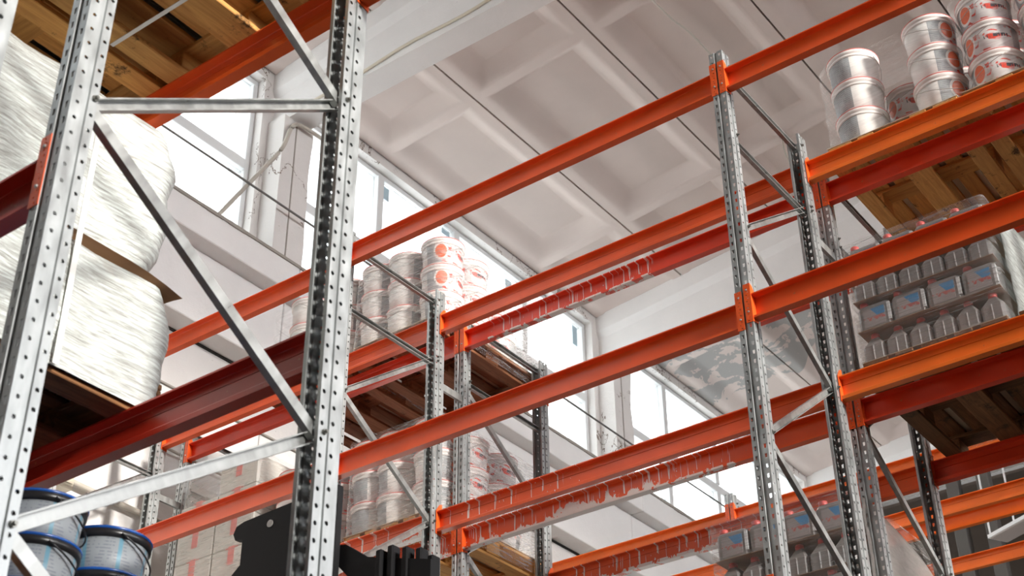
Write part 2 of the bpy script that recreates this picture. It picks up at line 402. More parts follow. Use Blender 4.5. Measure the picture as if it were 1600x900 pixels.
# --- ceiling: ribbed slabs between girders
roof = link('ceiling', None); me = None
bm = bmesh.new()
for a, b in (((-10, -16), (26, 9.3)),):
    vs = [bm.verts.new(p) for p in ((a[0], a[1], ZR(a[1])+.36), (b[0], a[1], ZR(a[1])+.36), (b[0], b[1], ZR(b[1])+.36), (a[0], b[1], ZR(b[1])+.36),
                                    (a[0], a[1], ZR(a[1])+.56), (b[0], a[1], ZR(a[1])+.56), (b[0], b[1], ZR(b[1])+.56), (a[0], b[1], ZR(b[1])+.56))]
    for f in ((3,2,1,0),(4,5,6,7),(0,1,5,4),(1,2,6,5),(2,3,7,6),(3,0,4,7)): bm.faces.new([vs[i] for i in f])
bpy.data.objects.remove(roof); roof = link('ceiling', fin(bm, 'ceiling', GAP)); tag(roof, 'sloping ceiling of ribbed white concrete slabs', kind='structure')
def slab(width, name, length=5.98):
    """one ribbed slab: flat rib bottoms at z=0, three coffers with slanted sides 0.24 deep"""
    bm = bmesh.new(); L = length; Wd = width-.014
    xs = [0, .12, 1.46, 1.55, 4.34, 4.43, L-.12, L]
    e = .09; dp = .17; sl = .17
    grid = {}
    def V(x, y, z):
        kk = (round(x, 4), round(y, 4), round(z, 4))
        if kk not in grid: grid[kk] = bm.verts.new((x, y, z))
        return grid[kk]
    def Q(*p): bm.faces.new([V(*q) for q in p])
    for i in range(len(xs)-1):
        a, b = xs[i], xs[i+1]
        Q((a, 0, 0), (b, 0, 0), (b, e, 0), (a, e, 0)); Q((a, Wd-e, 0), (b, Wd-e, 0), (b, Wd, 0), (a, Wd, 0))
        if i % 2 == 0: Q((a, e, 0), (b, e, 0), (b, Wd-e, 0), (a, Wd-e, 0))
        else:
            K = 7; prev = None
            for q in range(K+1):
                t = q/K; ins = .26*t; z = dp*t*t*(3-2*t)
                cur = [(a+ins*.8, e+ins, z), (b-ins*.8, e+ins, z), (b-ins*.8, Wd-e-ins, z), (a+ins*.8, Wd-e-ins, z)]
                if prev:
                    for w4 in range(4):
                        fc = bm.faces.new([V(*prev[w4]), V(*prev[(w4+1) % 4]), V(*cur[(w4+1) % 4]), V(*cur[w4])]); fc.smooth = True
                prev = cur
            Q(*prev)
    Q((0, 0, 0), (0, Wd, 0), (0, Wd, .33), (0, 0, .33)); Q((L, 0, 0), (L, Wd, 0), (L, Wd, .33), (L, 0, .33))
    for i in range(len(xs)-1):
        Q((xs[i], 0, 0), (xs[i+1], 0, 0), (xs[i+1], 0, .33), (xs[i], 0, .33)); Q((xs[i], Wd, 0), (xs[i+1], Wd, 0), (xs[i+1], Wd, .33), (xs[i], Wd, .33))
    me = fin(bm, name, CEIL); return me
sl15 = slab(1.5, 'roof_slab'); sl14 = slab(1.33, 'edge_roof_slab')
for k in range(-2, 3):
    gx = 2.01+6*k
    for j in range(0, 14):
        y0 = 7.49-1.5*j
        o = link('roof_slab', sl15, roof, (gx+.01, y0-1.5+.007, ZR(y0-1.5)), (-math.atan(.1), 0, 0))
    o = link('roof_slab', sl14, roof, (gx+.01, 7.497, ZR(7.497)), (-math.atan(.1), 0, 0))
for k in range(-2, 4):
    gx = 2.01+6*k; bm = bmesh.new()
    y0, y1 = -15.5, YW
    def sec(y):
        t = ZR(y)
        return [(-.14, H0+9.66), (.14, H0+9.66), (.14, t-.30), (.18, t-.22), (.18, t+.02), (-.18, t+.02), (-.18, t-.22), (-.135, t-.32)]
    n = 40; rings = []
    for i in range(n+1):
        y = y0+(y1-y0)*i/n; jit = .004*noise.noise((y*2, gx, 0))
        rings.append([bm.verts.new((gx+p[0]+jit, y, p[1])) for p in sec(y)])
    for i in range(n):
        for q in range(8): bm.faces.new((rings[i][q], rings[i][(q+1) % 8], rings[i+1][(q+1) % 8], rings[i+1][q]))
    bm.faces.new(rings[0]); bm.faces.new(rings[-1][::-1])
    g = link('trim_%d' % (k+3), fin(bm, 'roof_girder', GIRD)); tag(g, 'white concrete roof girder carrying the ribbed slabs', kind='structure')
bm = bmesh.new(); box(bm, (-10, -16.4, 0), (26, -16, 7.6)); box(bm, (-10, -16.4, 12.8), (26, -16, 15.0)); wbk = link('unseen_wall_back', fin(bm, 'unseen_wall_back', DIRT)); tag(wbk, 'unseen grey wall behind the viewer, its open band shaped to aim sunlight', kind='structure')  # unseen wall; opening height shaped to let sun reach only the upper racks
wr = link('unseen_wall_right', boxmesh('unseen_wall_right', (-3.3, -16, 0), (-3, 8.9, EYE+11.5), DARKW)); tag(wr, 'unseen dark wall behind the viewer, added to block light', kind='structure')  # unseen dark wall, moved in close to keep light off the foreground beams
# --- dark end wall under the last girder
bm = bmesh.new(); box(bm, (20.25, -16, 0), (20.5, 8.7, H0+9.66))
wf = link('wall_far', fin(bm, 'wall_far', DARKW)); tag(wf, 'dark brown end wall behind the last rack', kind='structure')
for i in range(7):
    piece('wall_panel', (20.2, 8.6-1.9*(i+1)+.03, 0), (20.25, 8.6-1.9*i-.03, H0+9.6), DARKW, wf)
for i, y in enumerate((5.9, 6.35)):
    o = link('steel_column', boxmesh('steel_column', (-.09, -.09, 0), (.09, .09, H0+9.6), COLD, .01), None, (19.4, y, 0))
    tag(o, ('thin grey steel column in front of the dark end wall, right one of the pair', 'thin grey steel column in front of the dark end wall, left one of the pair')[i], 'column')

# ================================================================ RACKS
PITCH = .05; UW = .08; UD = .09; UH = EYE+5.53; NC = int(UH/PITCH)
def upright_mesh(D=UD, W=UW):
    bm = bmesh.new()
    prof = [(D-.006, .014), (D, .014), (D, 0), (D-.026, 0), (D-.028, .006), (D-.041, .006), (D-.043, 0), (0, 0), (0, .031), (.007, .034), (.007, .046), (0, .049),
            (0, W), (D-.043, W), (D-.041, W-.006), (D-.028, W-.006), (D-.026, W), (D, W), (D, W-.014), (D-.006, W-.014)]
    # which segment carries which hole: r = round, s = slot
    hole = {2: ('r', .006), 6: ('r', .006), 7: ('s', 0), 11: ('s', 0), 12: ('r', .0072), 16: ('r', .0072)}
    vd = {}
    def V(i, t, z):
        a = prof[i]; b = prof[i+1]; p = (a[0]+(b[0]-a[0])*t, a[1]+(b[1]-a[1])*t, z)
        kk = (round(p[0], 5), round(p[1], 5), round(z, 5))
        if kk not in vd: vd[kk] = bm.verts.new(p)
        return vd[kk]
    for c in range(NC):
        z0 = c*PITCH; z1 = z0+PITCH
        for i in range(len(prof)-1):
            h = hole.get(i)
            if not h:
                bm.faces.new((V(i, 0, z0), V(i, 1, z0), V(i, 1, z1), V(i, 0, z1))); continue
            L = math.dist(prof[i], prof[i+1]); zc = z0+PITCH*(.5 if h[0] == 's' or i in (2, 16) else .78)
            if h[0] == 's':
                ht, hw = .011, .0065
                q = [V(i, .5-(hw-.0015)/L, zc-ht), V(i, .5+(hw-.0015)/L, zc-ht), V(i, .5+hw/L, zc+ht), V(i, .5-hw/L, zc+ht)]
                o = [V(i, 0, z0), V(i, 1, z0), V(i, 1, z1), V(i, 0, z1)]
                for j in range(4): bm.faces.new((o[j], o[(j+1) % 4], q[(j+1) % 4], q[j]))
            else:
                r = h[1]; ct = .5 if i in (2, 16) else (.45 if i == 6 else .72)
                q = [V(i, ct+r*math.cos(PI/8+PI/4*j)/L, zc+r*math.sin(PI/8+PI/4*j)) for j in range(8)]
                o = [V(i, 1, z1), V(i, 0, z1), V(i, 0, z0), V(i, 1, z0)]
                for j in range(4):
                    bm.faces.new((o[j], q[2*j], q[2*j+1])); bm.faces.new((o[j], q[2*j+1], q[(2*j+2) % 8], o[(j+1) % 4]))
    bmesh.ops.recalc_face_normals(bm, faces=bm.faces[:])
    bmesh.ops.solidify(bm, geom=bm.faces[:], thickness=.002)
    me = bpy.data.meshes.new('upright'); bm.to_mesh(me); bm.free(); me.materials.append(GALV); return me
UP = upright_mesh(); UPF = upright_mesh(.078)
FOOT = boxmesh('foot_plate', (-.03, -.03, 0), (.12, .11, .006), GALV)
def hexbolt():
    bm = bmesh.new(); lathe(bm, [(.009, 0), (.009, .006)], 6); lathe(bm, [(.005, .006), (.005, .014)], 6)
    bmesh.ops.rotate(bm, verts=bm.verts[:], matrix=Matrix.Rotation(PI/2, 3, 'X')); return fin(bm, 'bolt', BOLT)
BOLTM = hexbolt()
brace_cache = {}
def brace_mesh(L, opened, w=.036, d=.024, t=.0022):
    key = (round(L, 3), opened, w)
    if key in brace_cache: return brace_cache[key]
    bm = bmesh.new()   # along x, section in (y,z): opening towards -y or +y, with small lips
    pr = [(0, -w/2), (d, -w/2), (d, w/2), (0, w/2), (0, w/2-.004), (t, w/2-.004), (t, w/2-t), (d-t, w/2-t), (d-t, -w/2+t), (t, -w/2+t), (t, -w/2+.004), (0, -w/2+.004)]
    if not opened: pr = [(d-a, b) for a, b in pr]
    prism(bm, [(a-d/2, b) for a, b in pr], 'x', 0, L)
    me = fin(bm, 'brace', GALVB); brace_cache[key] = me; return me
def rack_frame(xf, xb, y, label, horiz, nodes, top_clip=None):
    """two slotted uprights (front at xf, back ends at xb) and the bolted bracing between them"""
    root = empty('rack_frame', (xf, y, 0)); tag(root, label, 'rack frame')
    link('upright', UPF, root, (0, 0, 0)); link('upright', UP, root, (xb-xf, UW, 0), (0, 0, PI))
    link('foot_plate', FOOT, root, (0, 0, 0)); link('foot_plate', FOOT, root, (xb-xf-.09, 0, 0))
    a = .067; b = xb-xf-.067; yc = UW/2
    def br(z0, z1, op):
        L = math.hypot(b-a, z1-z0); o = link('brace', brace_mesh(L, op), root, (a, yc+(.003 if op else -.003), z0), (0, -math.atan2(z1-z0, b-a), 0))
        for x in (0, L): link('bolt', BOLTM, o, (x, -.001-yc-(.003 if op else -.003), 0))
    for z in horiz: br(z, z, True)
    for i, (zf, zb) in enumerate(nodes): br(zf, zb, zb > zf)
    return root
def zig(zf0, zb0, step=1.175, n=5, first='back'):
    """zig-zag from the top down; returns (front z, back z) pairs"""
    out = []; zf, zb = zf0, zb0
    for i in range(n):
        out.append((zf, zb))
        out.append((zf-step, zb)); zf -= step; zb -= step
    return [(a, b) for a, b in out if min(a, b) > .15]
ROWN = {'A': 'the foreground rack', 'F': 'the empty rack across the aisle', 'G': 'the loaded rack behind the empty one', 'H': 'the rack beyond the second aisle', 'I': 'the farthest rack'}
YS = {0: -.13, 1: 2.61, 2: 5.35, 3: 8.09}
YN = {0: 'bay end nearest the viewer', 1: 'right in view', 2: 'in the middle of view', 3: 'next to the window wall'}
# row A
rack_frame(1.60, 2.645, 2.55, 'big galvanised rack frame in the foreground left, perforated posts with zigzag braces', [],
           [(EYE+3.66, EYE+3.10), (EYE+2.48, EYE+3.10), (EYE+2.48, EYE+1.90), (EYE+1.30, EYE+1.90), (EYE+1.30, EYE+.70), (EYE+.12, EYE+.70), (EYE+.12, EYE-.5), (EYE-1.05, EYE-.5), (EYE+3.66, EYE+4.28), (EYE+4.84, EYE+4.28)])
rack_frame(.36, 1.40, 2.55, 'galvanised frame of the rack nearest the viewer, one bright post in the top left corner', [], zig(EYE+3.66, EYE+3.10))
rack_frame(1.60, 2.645, 5.33, 'galvanised frame at the far end of the foreground bay, hidden behind wrapped goods', [], zig(EYE+3.66, EYE+3.10))
rack_frame(1.60, 2.645, -.22, 'galvanised frame of the foreground rack at the near end of its bay', [], zig(EYE+3.66, EYE+3.10))
rows = {'F': (5.50, 6.49), 'G': (6.70, 7.69), 'H': (10.45, 11.44), 'I': (11.65, 12.64)}
fname = {('F', 1): 'galvanised frame of the empty rack, standing tall right of centre',
         ('F', 2): 'galvanised frame of the empty rack behind the big foreground post, back post mid-picture',
         ('F', 3): 'galvanised frame of the empty rack at far left by the window wall',
         ('G', 1): 'galvanised frame of the loaded rack, close behind the tall frame at right',
         ('G', 2): 'bright galvanised frame of the loaded rack beside the wrapped pails mid-picture',
         ('G', 3): 'galvanised frame of the loaded rack at far left by the white cartons',
         ('H', 2): 'distant frame of the rack beyond the second aisle, its top against the windows'}
for r, (xf, xb) in rows.items():
    for i in ((0, 1, 2, 3) if r in 'FG' else (1, 2, 3)):
        lab = fname.get((r, i), 'galvanised frame of %s, %s' % (ROWN[r], YN[i]))
        if r in 'F': nd = [(EYE+4.34, EYE+4.97)]+zig(EYE+4.34, EYE+3.79, 1.175)
        elif r == 'G': nd = zig(EYE+4.88, EYE+4.31, 1.175)
        else: nd = zig(EYE+4.88, EYE+4.31, 1.175)
        rack_frame(xf, xb, YS[i], lab, [EYE+5.42, EYE+4.94], nd)

# --- beams
conn_cache = {}
def connector_mesh(side, flip):
    """perforated hook plate on the post face + end flange; side=+1: beam lies towards +y of the plate"""
    key = (side, flip)
    if key in conn_cache: return conn_cache[key]
    bm = bmesh.new(); z0, z1 = -.02, .20; hw = .034
    # face leg lies over the slotted face (x=-.004..-.001), reaching back over the post
    ys = (-hw*side, 0)
    a, b = min(ys), max(ys)
    rows_n = 6; zs = [z0+(z1-z0)*i/rows_n for i in range(rows_n+1)]
    for c in range(rows_n):            # cells with a round hole
        for k2 in range(2):
            za = zs[c]+(zs[c+1]-zs[c])*k2/2; zb = zs[c]+(zs[c+1]-zs[c])*(k2+1)/2
            o = [bm.verts.new((-.001, y, z)) for y, z in ((b, zb), (a, zb), (a, za), (b, za))]
            r = .0045 if k2 == 0 else .0035; cy = (a+b)/2+(.004*side if k2 else -.003*side); cz = (za+zb)/2
            q = [bm.verts.new((-.001, cy+r*math.cos(PI/4+PI/2*j), cz+r*math.sin(PI/4+PI/2*j))) for j in range(4)]
            for j in range(4): bm.faces.new((o[j], o[(j+1) % 4], q[(j+1) % 4], q[j]))
    bmesh.ops.remove_doubles(bm, verts=bm.verts[:], dist=1e-5)
    bmesh.ops.recalc_face_normals(bm, faces=bm.faces[:])
    # make them face -x then thicken
    for f in bm.faces:
        if f.normal.x > 0: f.normal_flip()
    bmesh.ops.solidify(bm, geom=bm.faces[:], thickness=-.003)
    e0, e1 = (0, .004) if side > 0 else (-.004, 0)
    prof = [(-.004, z0), (.052, z0+.01), (.052, .145), (.02, z1-.01), (-.004, z1)]
    prism(bm, prof, 'y', e0, e1)
    # two bright rivets
    for zz in (.04, .165):
        t = bmesh.ops.create_uvsphere(bm, u_segments=8, v_segments=5, radius=.0055, matrix=Matrix.Translation((-.005, (a+b)/2, zz)))
        for v in t['verts']:
            for f in v.link_faces: f.material_index = 1
    if flip: bmesh.ops.scale(bm, vec=(-1, 1, 1), verts=bm.verts[:])
    me = fin(bm, 'end_connector', [OR, GALVB]); conn_cache[key] = me; return me
def beam_mesh(L, seam, m):
    bm = bmesh.new(); h = .14; d = .048
    if not seam:
        pr = [(0, 0), (d, 0), (d, h), (0, h), (0, h-.007), (.0365, h-.009), (.038, h-.011), (.038, .011), (.0365, .009), (0, .012)]
    else:
        pr = [(0, 0), (d, 0), (d, h), (0, h), (0, h-.007), (.0345, h-.009), (.036, h-.011), (.036, .099), (.040, .0975), (.040, .0950), (.033, .0935), (.033, .026), (.001, .022), (0, .019)]
    prism(bm, pr, 'y', 0, L); return fin(bm, 'beam_profile', m)
BN = {1: 'right bay', 2: 'middle bay', 3: 'bay by the window wall', 0: 'near bay'}
LN = {1: 'top level', 2: 'second level', 3: 'third level', 4: 'lowest level'}
def rack_beam(xface, y0, y1, ztop, seam, label, m=None, back=False):
    """beam between two uprights. xface: world x of the slotted face (front) or of its outer side (back)"""
    m = m or OR; x = xface if not back else xface-.048
    root = empty('rack_beam', (x, y0, ztop-.14)); tag(root, label, 'rack beam')
    b = link('beam_profile', beam_mesh(y1-y0-.008, seam, m), root, (0, .004, 0))
    for s, yy in ((1, 0), (-1, y1-y0)):
        c = link('end_connector', connector_mesh(s, back), root, ((0 if not back else .048), yy, 0))
    return root
SEGS = {0: (None, None), 1: (-.05, 2.61), 2: (2.69, 5.35), 3: (5.43, 8.09)}
drips = {('G', 'f', 2, 1): ('orange_beam_white_runs_top', (1.15, 2.45, .16, 60)), ('F', 'b', 2, 2): ('orange_beam_few_runs', (1.6, 2.62, 0, 34)),
         ('F', 'b', 2, 1): ('orange_beam_single_run', (1.70, 1.74, 0, 3)),
         ('G', 'f', 2, 2): ('orange_beam_heavy_white_paint', (.7, 2.9, .7, 62)), ('G', 'b', 2, 2): ('orange_beam_rear_white_paint', (.9, 2.5, .22, 50)),
         ('F', 'b', 3, 2): ('orange_beam_white_scrapes', (-.3, 1.0, .35, 14)), ('G', 'f', 3, 2): ('orange_beam_short_runs', (-.1, 1.3, .15, 60))}
dripnote = {('G', 'f', 2, 1): ', streaked with dried white paint runs', ('F', 'b', 2, 2): ', with a few thin white paint runs', ('G', 'f', 2, 2): ', heavily splashed with white paint',
            ('G', 'b', 2, 2): ', speckled with white paint', ('F', 'b', 3, 2): ', scraped with white paint', ('G', 'f', 3, 2): ', with short white paint runs'}
lv = {'Ff': {1: 5.36, 2: 3.90, 3: 2.43, 4: .97}, 'Fb': {1: 5.31, 2: 3.865, 3: 2.40, 4: .94}, 'G': {1: 5.31, 2: 3.84, 3: 2.38, 4: .92}, 'H': {1: 5.345}, 'I': {1: 5.32}}
for r in 'FGHI':
    xf, xb = rows[r]
    for bay in (1, 2, 3):
        y0, y1 = SEGS[bay]
        for L in (1, 2, 3):
            if r in 'HI' and L > 1: continue
            if L == 3 and bay in (1, 3): continue
            for side in 'fb':
                key = 'F'+side if r == 'F' else r
                z = lv[key][L]
                if r == 'F' and side == 'f' and bay > 1: z -= (.0 if L == 1 else .03)
                if r == 'F' and side == 'f' and bay == 3: z = 5.315 if L == 1 else 3.867
                mm = OR2 if (r == 'F' and side == 'b' and bay == 1) or r in 'HI' else OR
                dk = drips.get((r, side, bay, L))
                if r == 'G': mm = ORR
                if dk: mm = m_orange(*dk, base=RED if r == 'G' and L == 1 else ORANGE)
                lab = 'orange %s beam of %s, %s, %s%s' % ('front' if side == 'f' else 'rear', ROWN[r], LN[L], BN[bay], dripnote.get((r, side, bay, L), ''))
                rack_beam(xf if side == 'f' else xb, y0, y1, EYE+z, side == 'b', lab, mm, side == 'b')
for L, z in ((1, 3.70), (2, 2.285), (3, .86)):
    rack_beam(1.60, 2.63, 5.33, EYE+z, False, '%s front beam of the foreground rack, %s seen at left' % ('shaded red' if L == 2 else 'orange', LN[L]), SHADED_RED if L == 2 else OR)
    rack_beam(2.645, 2.63, 5.33, EYE+z, True, {1: 'thick orange rear beam of the foreground rack under the overhead pallets, top left', 2: 'shaded red rear beam of the foreground rack crossing behind both big posts', 3: 'orange rear beam of the foreground rack under the blue-lidded tubs'}[L], SHADED_RED if L == 2 else OR, True)
rack_beam(2.645, -.14, 2.55, EYE+3.70, True, 'orange beam end on the big foreground post at the top edge, running towards the viewer', OR, True)
rack_beam(1.60, -.14, 2.55, EYE+3.70, False, 'orange beam of the foreground rack above the viewer', OR)
# spacers tying the back-to-back racks
for i in (1, 2, 3):
    for z in (4.78, 2.4):
        o = link('row_spacer', brace_mesh(.21, False, .05, .02), None, (6.49, YS[i]+.02, EYE+z)); o.rotation_euler = (0, 0, 0)
        tag(o, 'short flat steel spacer bolted between the two back-to-back racks, %s, %s' % (YN[i], 'upper' if z > 4 else 'lower'), 'rack spacer')

# ================================================================ PALLETS
pal_n = 0
deck_m = {}
def pm(key, sx, sy, sz, m):
    k = (key, m.name)
    if k not in deck_m: deck_m[k] = boxmesh(key, (-sx/2, -sy/2, -sz/2), (sx/2, sy/2, sz/2), m, .003)
    return deck_m[k]
def pallet(x0, y0, z, label, mx=None, my=None):
    """EUR pallet 1.2 (x) by 0.8 (y) by 0.144; bottom at z"""
    mx = mx or WOODX; my = my or WOODY; rnd = random.Random(x0*13+y0*7+z)
    r = empty('wooden_pallet', (x0, y0, z)); tag(r, label, 'pallet')
    j = lambda s=.004: rnd.uniform(-s, s)
    for yy, wd in ((.05, .10), (.40, .145), (.75, .10)):
        link('bottom_board', pm('bottom_board_%d' % int(wd*1000), 1.2, wd, .022, mx), r, (.6+j(), yy+j(), .011), (0, 0, j()))
    for xx in (.072, .6, 1.128):
        link('stringer_board', pm('stringer_board', .145, .80, .022, my), r, (xx+j(), .4, .111), (0, 0, j()))
        for yy in (.05, .40, .75):
            link('block', pm('block', .145, .10 if yy != .4 else .10, .078, mx), r, (xx+j(), yy+j(), .061))
    for yy, wd in ((.0725, .145), (.235, .10), (.40, .145), (.565, .10), (.7275, .145)):
        link('deck_board', pm('deck_board_%d' % int(wd*1000), 1.2, wd, .022, mx), r, (.6+j(), yy+j(.003), .133), (0, 0, j(.002)))
    return r

# ================================================================ PAILS
def pail_parts():
    bm = bmesh.new(); lathe(bm, [(.132, 0), (.138, .004), (.146, .10), (.151, .195)], 36); body = fin(bm, 'body', BUCK, True)
    bm = bmesh.new(); lathe(bm, [(.151, .176), (.157, .178), (.158, .186), (.153, .188), (.153, .200), (.160, .202), (.161, .222), (.157, .224)], 36, 0, False)
    rim = fin(bm, 'rim', RIM, True)
    bm = bmesh.new(); lathe(bm, [(.0, .2215), (.140, .2215), (.146, .2275), (.158, .2285), (.1625, .2265), (.1625, .2215), (.157, .219)], 36, 0, False); lid = fin(bm, 'lid', LIDR, True)
    bm = bmesh.new(); pts = [(.163*math.cos(t), .163*math.sin(t), .182-.09*math.sin(t)) for t in [PI*i/18 for i in range(19)]]; tube(bm, pts, .002, 5); hd = fin(bm, 'handle', WIRE, True)
    return body, rim, lid, hd
PAIL = pail_parts()
def pail(x, y, z, rot, label, group, s=1.0):
    r = empty('paint_pail', (x, y, z), (0, 0, rot)); tag(r, label, 'paint pail', group)
    for nm, me in zip(('body', 'rim', 'lid', 'handle'), PAIL): link(nm, me, r)
    return r
TIER = ['bottom', 'middle', 'top']; ORD = ['first', 'second', 'third', 'fourth', 'fifth', 'sixth', 'seventh']
def pail_pallet(x0, y0, zb, stacks, where, group):
    o = link('card_sheet', boxmesh('card_sheet', (0, 0, 0), (1.21, .81, .004), CARDL), None, (x0-.005, y0-.005, zb+.1445)); tag(o, 'pale card sheet under the pails, %s' % where, 'card sheet')
    for (dx, dy, n, rot, sname) in stacks:
        for t in range(n):
            pail(x0+dx, y0+dy, zb+.149+.2295*t, rot+random.uniform(-.12, .12), 'white pail, %s of the %s, %s' % (TIER[t], sname, where), group)
def film_shell(x0, y0, z0, x1, y1, z1, label, m, amp=.012, rad=.10, nz=14, name='stretch_film', seg=18, topless=True, wob=None):
    cx, cy = (x0+x1)/2, (y0+y1)/2; hx, hy = (x1-x0)/2, (y1-y0)/2; bm = bmesh.new(); rings = []
    def ringpts(sc=1.0):
        P = []
        for (sx, sy, a0) in ((1, -1, -PI/2), (1, 1, 0), (-1, 1, PI/2), (-1, -1, PI)):
            for i in range(5):
                a = a0+PI/2*i/4; P.append((sx*(hx-rad)+rad*math.cos(a), sy*(hy-rad)+rad*math.sin(a)))
        out = []
        for i in range(len(P)):
            a = P[i]; b = P[(i+1) % len(P)]; L = math.dist(a, b); k = max(1, int(L/.08))
            for q in range(k): out.append((a[0]+(b[0]-a[0])*q/k, a[1]+(b[1]-a[1])*q/k))
        return out
    base = ringpts()
    for iz in range(nz+1):
        z = (z1-z0)*iz/nz; rr = []
        for (px, py) in base:
            nn = noise.noise((px*5+cx, py*5+cy, z*9+z0)); f = 1+(wob(iz/nz) if wob else 0)
            L = math.hypot(px, py); rr.append(bm.verts.new((px*f+px/L*nn*amp, py*f+py/L*nn*amp, z)))
        rings.append(rr)
    n = len(base)
    for k in range(nz):
        for i in range(n): bm.faces.new((rings[k][i], rings[k][(i+1) % n], rings[k+1][(i+1) % n], rings[k+1][i]))
    if not topless: bm.faces.new(rings[-1])
    me = fin(bm, name, m, True); o = link(name, me, None, (cx, cy, z0)); tag(o, label, 'stretch film'); return o

zG1, zG2, zG3 = EYE+5.31, EYE+3.84, EYE+2.38
# P1: top right
pallet(6.6, 1.72, zG1, 'wooden pallet under pails at top right, seen from below beside the tall frame')
st = [(.17, .62, 3, -1.92, 'front left stack'), (.17, .12, 3, 2.29, 'front right stack'), (.42, .38, 2, .5, 'recessed middle stack'), (.72, .62, 3, 2.2, 'second row left stack'),
      (.74, .15, 3, 4.6, 'second row right stack'), (1.03, .62, 3, 1.0, 'back left stack'), (1.05, .17, 3, 1.0, 'back right stack')]
pail_pallet(6.6, 1.72, zG1, st, 'upper right pallet', 'pails on the left pallet at top right')
film_shell(6.59, 1.70, zG1+.13, 7.83, 2.53, zG1+.144+.62, 'clear film wrapped around the pails of the left pallet at top right', FILM, .014)
pallet(6.6, .88, zG1, 'wooden pallet under pails in the top right corner of the picture')
st = [(.17, .62, 3, 0.5, 'front left stack'), (.17, .28, 3, 0.6, 'front middle stack'), (.50, .62, 3, 1.7, 'second row left stack'), (.50, .28, 3, .3, 'second row right stack'), (.84, .62, 3, .6, 'back left stack')]
pail_pallet(6.6, .88, zG1, st, 'top right corner pallet', 'pails on the pallet in the top right corner')
film_shell(6.59, .87, zG1+.13, 7.8, 1.67, zG1+.144+.71, 'clear film wrapped around the pails in the top right corner', FILM, .02)
# P3/P4: upper left, by the window
pallet(6.6, 5.48, zG1, 'wooden pallet under the big film-wrapped pail load mid-left, its side facing right', REDX, REDY)
st = [(.17, .13, 3, 1.8, 'front right stack'), (.17, .44, 3, 2.9, 'front middle stack'), (.17, .70, 3, 2.6, 'front left stack'), (.50, .16, 3, 1.2, 'second side stack'), (.50, .50, 2, 1.2, 'inner stack'), (.83, .16, 2, .8, 'third side stack'), (1.06, .48, 2, .8, 'rear stack')]
pail_pallet(6.6, 5.48, zG1, st, 'wrapped load before the windows', 'pails on the film-wrapped load before the windows')
film_shell(6.585, 5.46, zG1+.02, 7.83, 6.33, zG1+.144+.66, 'cloudy stretch film around the tall pail load before the windows', FILMD, .007, wob=lambda t: -.012*t)
pallet(6.6, 6.36, zG1, 'wooden pallet under pails left of the film-wrapped load, behind the big post', REDX, REDY)
st = [(.17, .14, 3, 3.0, 'front right stack'), (.17, .55, 3, 3.1, 'front left stack'), (.5, .2, 3, 1.2, 'second row right stack'), (.5, .56, 3, 1.2, 'second row left stack'), (.9, .4, 3, 1, 'rear stack')]
pail_pallet(6.6, 6.36, zG1, st, 'upper pallet right of the big post', 'pails on the pallet right of the big foreground post')
film_shell(6.59, 6.35, zG1+.13, 7.8, 7.18, zG1+.144+.64, 'clear film around the pails left of the tall wrapped load', FILM, .014)
# level 2 left
pallet(6.6, 5.48, zG2, 'wooden pallet at the bottom centre under bright wrapped pails', WOODX, WOODY)
st = [(.17, .14, 3, 2.8, 'front right stack'), (.17, .46, 3, 4.2, 'front middle stack'), (.17, .69, 3, 4.6, 'front left stack'), (.50, .16, 3, 1.4, 'second side stack'), (.83, .16, 3, 1.4, 'third side stack'), (1.05, .3, 2, .7, 'rear stack')]
pail_pallet(6.6, 5.48, zG2, st, 'lower wrapped load mid-picture', 'pails on the lower wrapped load mid-picture')
film_shell(6.585, 5.46, zG2+.02, 7.83, 6.30, zG2+.144+.70, 'bright stretch film around the lower pail load mid-picture', FILMD, .007)
pallet(6.6, 6.33, zG2, 'wooden pallet under red printed pails just right of the big foreground post', REDX, REDY)
st = [(.17, .15, 3, 1.5, 'front right stack'), (.17, .56, 3, 1.4, 'front left stack'), (.55, .2, 3, .4, 'second row right stack'), (.55, .56, 3, .4, 'second row left stack')]
pail_pallet(6.6, 6.33, zG2, st, 'lower pallet right of the big post', 'red printed pails on the lower pallet')
# cartons at far left
pallet(6.6, 7.17, zG2, 'wooden pallet under the white wrapped cartons at far left', WOODX, WOODY)
bm = bmesh.new(); box(bm, (-.195, -.195, 0), (.195, .195, .228), 0, .006); CRT = fin(bm, 'carton', WBOX)
TPM = boxmesh('tape', (-.197, -.03, .10), (-.1935, .03, .24), TAPE); TPT = boxmesh('tape', (-.197, -.06, .224), (.197, .06, .2305), TAPE)
for t in range(4):
    for a in range(3):
        for b in range(2):
            if t == 3 and b == 1 and a != 1: continue
            o = link('carton', CRT, None, (6.6+.2+.4*a, 7.17+.2+.4*b, zG2+.145+.231*t)); tag(o, 'white taped carton, %s tier up, %s row back, %s column, far left load' % (ORD[t], ORD[a], 'right' if b == 0 else 'left'), 'carton', 'white cartons at far left')
            if a == 0: link('tape', TPM, o)
            link('tape', TPT, o)
film_shell(6.59, 7.15, zG2+.10, 7.82, 7.99, zG2+.145+.95, 'milky film wrapped around the white cartons at far left', m_film('milky_stretch_film', .15, .45, (.74, .73, .68)), .01, wob=lambda t: -.10*max(0, t-.72))

